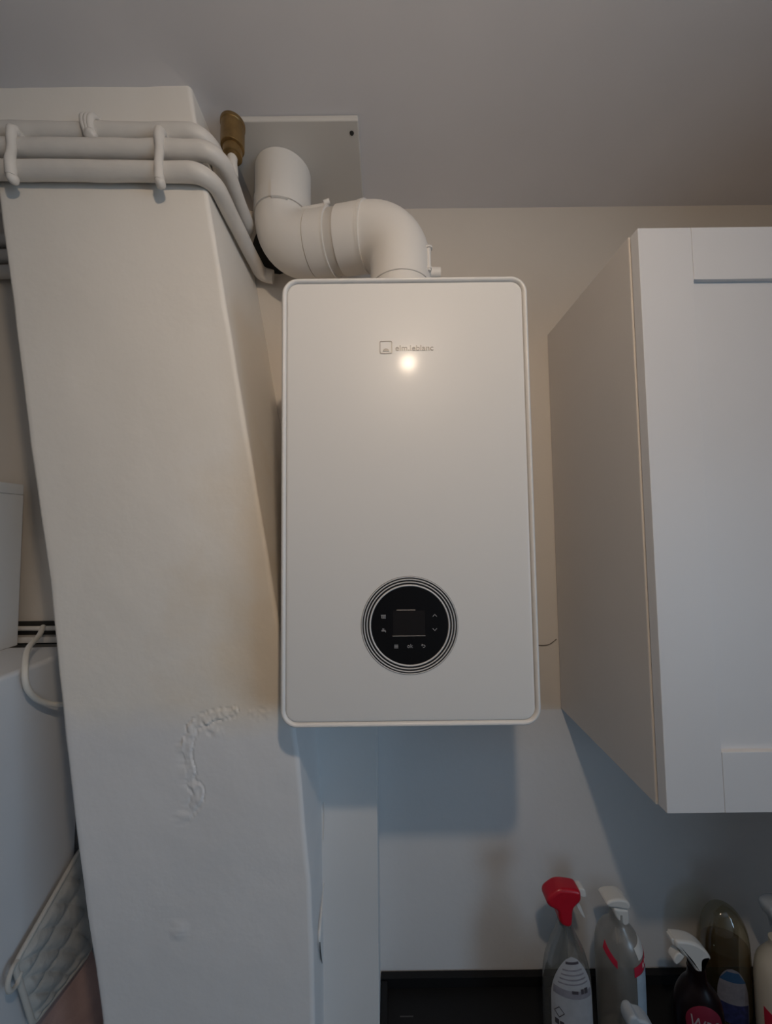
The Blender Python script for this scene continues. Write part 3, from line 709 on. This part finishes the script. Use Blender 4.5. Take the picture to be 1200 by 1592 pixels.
# ================================================================ cleaning bottles
def prof_at(prof, z):
    for a, b in zip(prof, prof[1:]):
        if a[0] <= z <= b[0]:
            t = (z-a[0])/max(1e-9, b[0]-a[0]); return a[1]+(b[1]-a[1])*t, a[2]+(b[2]-a[2])*t
    return prof[-1][1], prof[-1][2]
def dense(prof, n=5):
    out = []
    P = [prof[0]]+prof+[prof[-1]]
    for i in range(1, len(P)-2):
        for k in range(n):
            t = k/n; out.append(tuple(0.5*((2*P[i][c])+(P[i+1][c]-P[i-1][c])*t+(2*P[i-1][c]-5*P[i][c]+4*P[i+1][c]-P[i+2][c])*t*t+(3*P[i][c]-P[i-1][c]-3*P[i+1][c]+P[i+2][c])*t**3) for c in range(3)))
    out.append(prof[-1]); return out
def patch(prof, cx, cy, z0, z1, a0, a1, off=0.0008, nz=24, na=20, sup=2.0, tilt=0.0, thick=0.0004):
    """a label lying on the bottle's surface between heights z0..z1; a0, a1: angle functions of t in 0..1"""
    bm = bmesh.new(); lay = []
    for o in (off, off-thick):
        R = []
        for i in range(nz+1):
            t = i/nz; A0 = a0(t) if callable(a0) else a0; A1 = a1(t) if callable(a1) else a1; row = []
            for k in range(na+1):
                a = A0+(A1-A0)*k/na; z = z0+(z1-z0)*t+tilt*a
                rx, ry = prof_at(prof, z); s, c = math.sin(a), math.cos(a)
                s = math.copysign(abs(s)**(2/sup), s); c = math.copysign(abs(c)**(2/sup), c)
                row.append(bm.verts.new((cx+(rx+o)*s, cy-(ry+o)*c, z)))
            R.append(row)
        lay.append(R)
    f, b = lay
    for i in range(nz):
        for k in range(na):
            bm.faces.new((f[i][k], f[i][k+1], f[i+1][k+1], f[i+1][k])); bm.faces.new((b[i][k], b[i+1][k], b[i+1][k+1], b[i][k+1]))
    for i in range(nz):
        for k in (0, na): bm.faces.new((f[i][k], f[i+1][k], b[i+1][k], b[i][k]))
    for k in range(na):
        for i in (0, nz): bm.faces.new((f[i][k], f[i][k+1], b[i][k+1], b[i][k]))
    bmesh.ops.remove_doubles(bm, verts=bm.verts, dist=1e-7)
    return bm
def prof(base, rows): return dense([(base+z, a, b) for z, a, b in rows])
BZ = WTZ+0.0004
def outl(pts): return [(x, z+EYE) for x, z in pts]

# clear bottle with red trigger
x, y = 0.348, 0.752
b1 = thing('spray_bottle', 'clear spray bottle with bright red trigger head and white nozzle', 'bottle', (x, y, BZ))
P1 = prof(BZ, [(0, 0.038, 0.022), (0.004, 0.043, 0.026), (0.05, 0.047, 0.030), (0.12, 0.0468, 0.030), (0.156, 0.0450, 0.029), (0.185, 0.0390, 0.026), (0.21, 0.0290, 0.021), (0.230, 0.0185, 0.016), (0.245, 0.0136, 0.0136), (0.252, 0.0135, 0.0135)])
obj('bottle_body', lathe(bmesh.new(), P1, x, y, seg=48), M_clear, b1)
arch = lambda t: 0.95*math.sqrt(max(0.0, 1-max(0.0, (t-0.62)/0.38)**1.7))+0.02
lab = obj('label', patch(P1, x, y, BZ+0.015, BZ+0.205, lambda t: -arch(t), lambda t: arch(t), nz=44), M_label, b1)
obj('label_stripe', patch(P1, x, y, BZ+0.138, BZ+0.151, -0.86, 0.86, off=0.0012, tilt=-0.004), M_lab2, lab)
obj('label_stripe', patch(P1, x, y, BZ+0.070, BZ+0.074, -0.92, 0.92, off=0.0012, tilt=-0.006), M_print, lab)
obj('label_print', patch(P1, x, y, BZ+0.194, BZ+0.1975, -0.34, 0.36, off=0.0012), M_print, lab)
for k in range(4): obj('label_print', patch(P1, x, y, BZ+0.161+0.0075*k, BZ+0.1632+0.0075*k, -0.66+0.06*k, 0.68-0.07*k, off=0.0012, nz=2), M_lab2, lab)
for a0, a1, z0, z1 in ((0.28, 0.42, 0.147, 0.155), (0.45, 0.62, 0.147, 0.156), (-0.1, 0.16, 0.147, 0.152), (-0.80, -0.64, 0.084, 0.093), (-0.60, -0.44, 0.083, 0.092), (-0.40, -0.30, 0.082, 0.090), (0.0, 0.3, 0.078, 0.087), (0.4, 0.7, 0.078, 0.083)):
    obj('label_print', patch(P1, x, y, BZ+z0, BZ+z1, a0, a1, off=0.0014, nz=3, na=6, tilt=-0.005), M_print, lab)
def loop_mark(a, z, s):
    bm = bmesh.new(); pts = []
    for k in range(4):
        aa = a+s/0.045*math.cos(PI/2*k); zz = z+s*math.sin(PI/2*k); rx, ry = prof_at(P1, zz)
        pts.append(Vector((x+(rx+0.0012)*math.sin(aa), y-(ry+0.0012)*math.cos(aa), zz)))
    for k in range(4): tube(bm, [pts[k], pts[(k+1) % 4]], 0.0005, seg=6)
    return bm
obj('label_print', loop_mark(-0.62, BZ+0.110, 0.0090), M_print, lab)
def px(pts): return [(a*0.001, b*0.001+EYE) for a, b in pts]
H1 = [(335.5, -705.8), (349, -706.2), (366, -710.3), (371.0, -714), (372.3, -722), (371.8, -733.5), (362, -742.5), (357, -750), (356.0, -775), (352, -781.5), (344, -781), (336, -776), (333.5, -768), (333.0, -753), (326.5, -748), (317, -743), (313.0, -735), (315.0, -725), (325.5, -714)]
hd = obj('trigger_head', pillow([(0.345+(a_-0.345)*1.16, b_-max(0.0, (b_-EYE+0.722)*0.25)) for a_, b_ in px(H1)], y-0.0155, y+0.0155, 0.0062, n=2), M_red, b1, angle=50); hd['label'] = 'bright red trigger head'
nz_ = obj('nozzle', pillow(px([(373.5, -714), (384, -714.5), (388.5, -719), (389, -731), (383, -731.5), (374.5, -729)]), y-0.009, y+0.009, 0.0022, n=2), M_white, b1)
nz_['label'] = 'white nozzle'
tr = obj('trigger', pillow(px([(365, -737), (369, -733), (376, -745), (386.5, -770), (386, -774), (382, -771), (372, -755)]), y-0.006, y+0.006, 0.0015, n=1), M_white, b1)
tr['label'] = 'white trigger lever'
obj('dip_tube', T(smoothpath([(x+0.002, y, BZ+0.25), (x+0.003, y, BZ+0.15), (x+0.010, y+0.004, BZ+0.01)], 8), 0.0025, seg=8), M_frost, b1)

# clear bottle with white head and blue label
x, y = 0.468, 0.776
b2 = thing('spray_bottle', 'clear bottle with white trigger head and pale blue label with red band', 'bottle', (x, y, BZ))
P2 = prof(BZ, [(0, 0.040, 0.034), (0.004, 0.0435, 0.038), (0.10, 0.0445, 0.039), (0.160, 0.0445, 0.039), (0.184, 0.0425, 0.037), (0.203, 0.034, 0.031), (0.216, 0.022, 0.021), (0.226, 0.0150, 0.0150), (0.246, 0.0142, 0.0142)])
obj('bottle_body', lathe(bmesh.new(), P2, x, y, seg=48), M_frost, b2)
lab = obj('label', patch(P2, x, y, BZ+0.015, BZ+0.158, 0.22, 1.45), M_lblue, b2); lab['label'] = 'pale blue label'
obj('label_band', patch(P2, x, y, BZ+0.156, BZ+0.173, 0.12, 1.42, off=0.0011, tilt=0.009), M_lred, lab)
obj('label_band', patch(P2, x, y, BZ+0.150, BZ+0.163, -1.20, -0.55, off=0.0011, tilt=-0.030), M_lred, lab)
obj('label_top', patch(P2, x, y, BZ+0.181, BZ+0.200, lambda t: 0.42-0.10*t, 1.30, off=0.0009, tilt=0.004), M_white, lab)
for k in range(3): obj('label_print', patch(P2, x, y, BZ+0.162, BZ+0.169, 0.60+0.2*k, 0.70+0.2*k, off=0.0016, nz=2, na=4, tilt=0.009), M_white, lab)
obj('label_print', patch(P2, x, y, BZ+0.122, BZ+0.134, 0.95, 1.15, off=0.0013, nz=3, na=6, tilt=0.02), M_navy, lab)
bm = pillow(px([(437, -763), (441, -757), (452, -753.5), (464, -752.5), (478, -755), (487, -762), (487.5, -770), (482, -774), (468, -771), (456, -769), (444, -769)]), y-0.016, y+0.016, 0.0045)
obj('trigger_head', bm, M_white, b2, angle=50)
bm = pillow(px([(452, -771), (468, -774.5), (484, -774.5), (486, -790), (484.5, -805), (470, -806), (462, -797), (456, -786)]), y-0.014, y+0.014, 0.0045)
obj('collar', bm, M_white, b2, angle=50)
obj('dip_tube', T([(x, y, BZ+0.236), (x-0.006, y, BZ+0.01)], 0.0025, seg=8), M_frost, b2)

# pale blue head of a small bottle in front of it
x, y = 0.452, 0.700
b6 = thing('spray_bottle', 'small bottle with pale blue-grey head before the red-banded bottle', 'bottle', (x, y, BZ))
P6 = prof(BZ, [(0, 0.022, 0.020), (0.003, 0.026, 0.024), (0.070, 0.026, 0.024), (0.092, 0.021, 0.020), (0.105, 0.013, 0.013), (0.118, 0.0125, 0.0125)])
obj('bottle_body', lathe(bmesh.new(), P6, x, y, seg=32), M_pale, b6)
bm = pillow(px([(427, -902), (429, -888), (434, -882.5), (443, -882.0), (447, -889), (460, -891), (471, -900), (480, -913), (474, -920), (436, -920)]), y-0.012, y+0.014, 0.004)
obj('trigger_head', bm, M_pale, b6, angle=50)

# dark bottle with white trigger
x, y = 0.598, 0.742
b3 = thing('spray_bottle', 'dark maroon bottle with white trigger head pointing left', 'bottle', (x, y, BZ))
P3 = prof(BZ, [(0, 0.036, 0.024), (0.004, 0.041, 0.028), (0.06, 0.044, 0.030), (0.10, 0.0425, 0.029), (0.119, 0.038, 0.027), (0.134, 0.028, 0.023), (0.148, 0.0170, 0.0160), (0.164, 0.0145, 0.0145), (0.176, 0.014, 0.014)])
obj('bottle_body', lathe(bmesh.new(), P3, x, y, seg=48), M_mar, b3)
lab = obj('label', patch(P3, x, y, BZ+0.066, BZ+0.128, lambda t: -0.25-0.78*math.sqrt(max(0, 1-(2*t-1)**2))-0.01, lambda t: -0.25+0.78*math.sqrt(max(0, 1-(2*t-1)**2))+0.01, nz=36), M_crim, b3); lab['label'] = 'round red label'
bm = text_bm('WRS', 0.029, 0, 0, 0, 0.0003, shear=0.2)
xs = [v.co.x for v in bm.verts]; mx_ = (max(xs)+min(xs))/2
for v in bm.verts:
    xx = (v.co.x-mx_)*0.80; a = -0.25+math.asin(max(-0.95, min(0.95, xx/0.043))); z = BZ+0.084+v.co.z*1.15-xx*0.15; rx, ry = prof_at(P3, z)
    v.co = Vector((x+(rx+0.0013)*math.sin(a), y-(ry+0.0013)*math.cos(a)+v.co.y*0.3, z))
obj('label_print', bm, M_lgrey, lab, smooth=False)
k3 = 0.0
H3 = [(552, -800), (563, -800.5), (577, -802), (592, -806), (604, -813.5), (613, -822), (620, -833), (617, -836), (606, -836.5), (603.5, -839), (603.8, -862), (600, -866), (594, -864.5), (589, -858), (586, -850), (578, -838), (572, -831), (564.5, -827), (561, -818), (553.5, -815), (551, -810)]
bm = pillow(px(H3), y-0.0125, y+0.0125, 0.0052)
obj('trigger_head', bm, M_white, b3, angle=50)
obj('trigger', pillow(px([(559, -825), (571, -832), (569, -837), (556, -849), (550.5, -846), (548, -838)]), y-0.008, y+0.008, 0.0025, n=1), M_white, b3)
bm = T(smoothpath([(0.5965, y, EYE-0.862), (x, y, BZ+0.158)], 3), 0.0140, seg=20); obj('collar', bm, M_mar, b3)
obj('nozzle', pillow(px([(545.5, -801.5), (553, -800.5), (555, -813), (549, -813.5)]), y-0.0075, y+0.0075, 0.002, n=1), M_white, b3)

# olive-tinted clear bottle
x, y = 0.718, 0.812
b4 = thing('detergent_bottle', 'yellowish clear bottle with arched blue and white label', 'bottle', (x, y, BZ))
P4 = prof(BZ, [(0, 0.040, 0.026), (0.004, 0.044, 0.031), (0.07, 0.0465, 0.033), (0.12, 0.0465, 0.033), (0.160, 0.0445, 0.032), (0.185, 0.038, 0.028), (0.204, 0.026, 0.020), (0.214, 0.012, 0.010), (0.2175, 0.002, 0.002)])
obj('bottle_body', lathe(bmesh.new(), P4, x, y, seg=48), M_amber, b4)
obj('liquid', lathe(bmesh.new(), [(z, a-0.002, b-0.002) for z, a, b in P4 if BZ+0.003 < z < BZ+0.140], x, y, seg=40), clear_mat('amber_liquid', (0.72, 0.56, 0.34), gloss=0.02), b4)
arch4 = lambda t: 0.62*math.sqrt(max(0.0, 1-max(0.0, (t-0.35)/0.65)**2.0))+0.02
lab = obj('label', patch(P4, x, y, BZ+0.012, BZ+0.119, lambda t: -0.32-arch4(t), lambda t: -0.32+arch4(t), nz=36), M_lab2, b4)
obj('label_band', patch(P4, x, y, BZ+0.094, BZ+0.113, lambda t: -0.32-0.52+0.30*t, lambda t: -0.32+0.52-0.30*t, off=0.0012), M_dblue, lab)
obj('label_band', patch(P4, x, y, BZ+0.012, BZ+0.050, -0.90, 0.28, off=0.0012), M_navy, lab)

# cream bottle at the right edge of the picture
x, y = 0.783, 0.762
b5 = thing('spray_bottle', 'cream bottle with red label beside the yellowish bottle', 'bottle', (x, y, BZ))
P5 = prof(BZ, [(0, 0.040, 0.028), (0.004, 0.045, 0.033), (0.08, 0.0455, 0.033), (0.12, 0.0445, 0.033), (0.150, 0.038, 0.030), (0.172, 0.022, 0.020), (0.182, 0.015, 0.015), (0.195, 0.0145, 0.0145)])
obj('bottle_body', lathe(bmesh.new(), P5, x, y, seg=48), M_cream, b5)
lab = obj('label', patch(P5, x, y, BZ+0.010, BZ+0.062, -1.35, 1.35, tilt=-0.014), M_lred, b5); lab['label'] = 'red label'
bm = pillow([(a_-0.022, b_+0.012) for a_, b_ in px([(780, -778), (788, -771), (806, -768), (832, -771), (846, -782), (848, -796), (836, -802), (832, -815), (831, -838), (801, -838), (800, -820), (794, -806), (786, -800), (782, -790)])], y-0.014, y+0.014, 0.0045)
o = obj('trigger_head', bm, M_pale, b5, angle=50); o['label'] = 'pale grey trigger head'

# ================================================================ ceiling lamp above the camera
lamp = thing('pendant_lamp', 'bare warm bulb hanging on a short cord from the ceiling', 'lamp', (LAMP.x, LAMP.y, ZC))
RB = 0.0250
bm = lathe(bmesh.new(), [(LAMP.z+RB*math.sin(math.radians(a)), RB*math.cos(math.radians(a))) for a in range(-88, 9, 6)], LAMP.x, LAMP.y, seg=32)
obj('bulb', bm, M_bulb, lamp)
obj('bulb_base', lathe(bmesh.new(), [(LAMP.z+0.0045, RB+0.0006), (LAMP.z+0.010, RB+0.0004), (LAMP.z+0.030, 0.021), (LAMP.z+0.046, 0.016), (LAMP.z+0.050, 0.0135)], LAMP.x, LAMP.y, seg=32), M_white, lamp)
obj('socket', lathe(bmesh.new(), [(LAMP.z+0.0505, 0.016), (LAMP.z+0.053, 0.019), (LAMP.z+0.088, 0.019), (LAMP.z+0.096, 0.010)], LAMP.x, LAMP.y, seg=24), M_white, lamp)
obj('cord', T([(LAMP.x, LAMP.y, LAMP.z+0.095), (LAMP.x, LAMP.y, ZC-0.02)], 0.0035, seg=10), M_cord, lamp)
obj('ceiling_rose', lathe(bmesh.new(), [(ZC-0.026, 0.020), (ZC-0.022, 0.038), (ZC-0.001, 0.042)], LAMP.x, LAMP.y, seg=32), M_white, lamp)
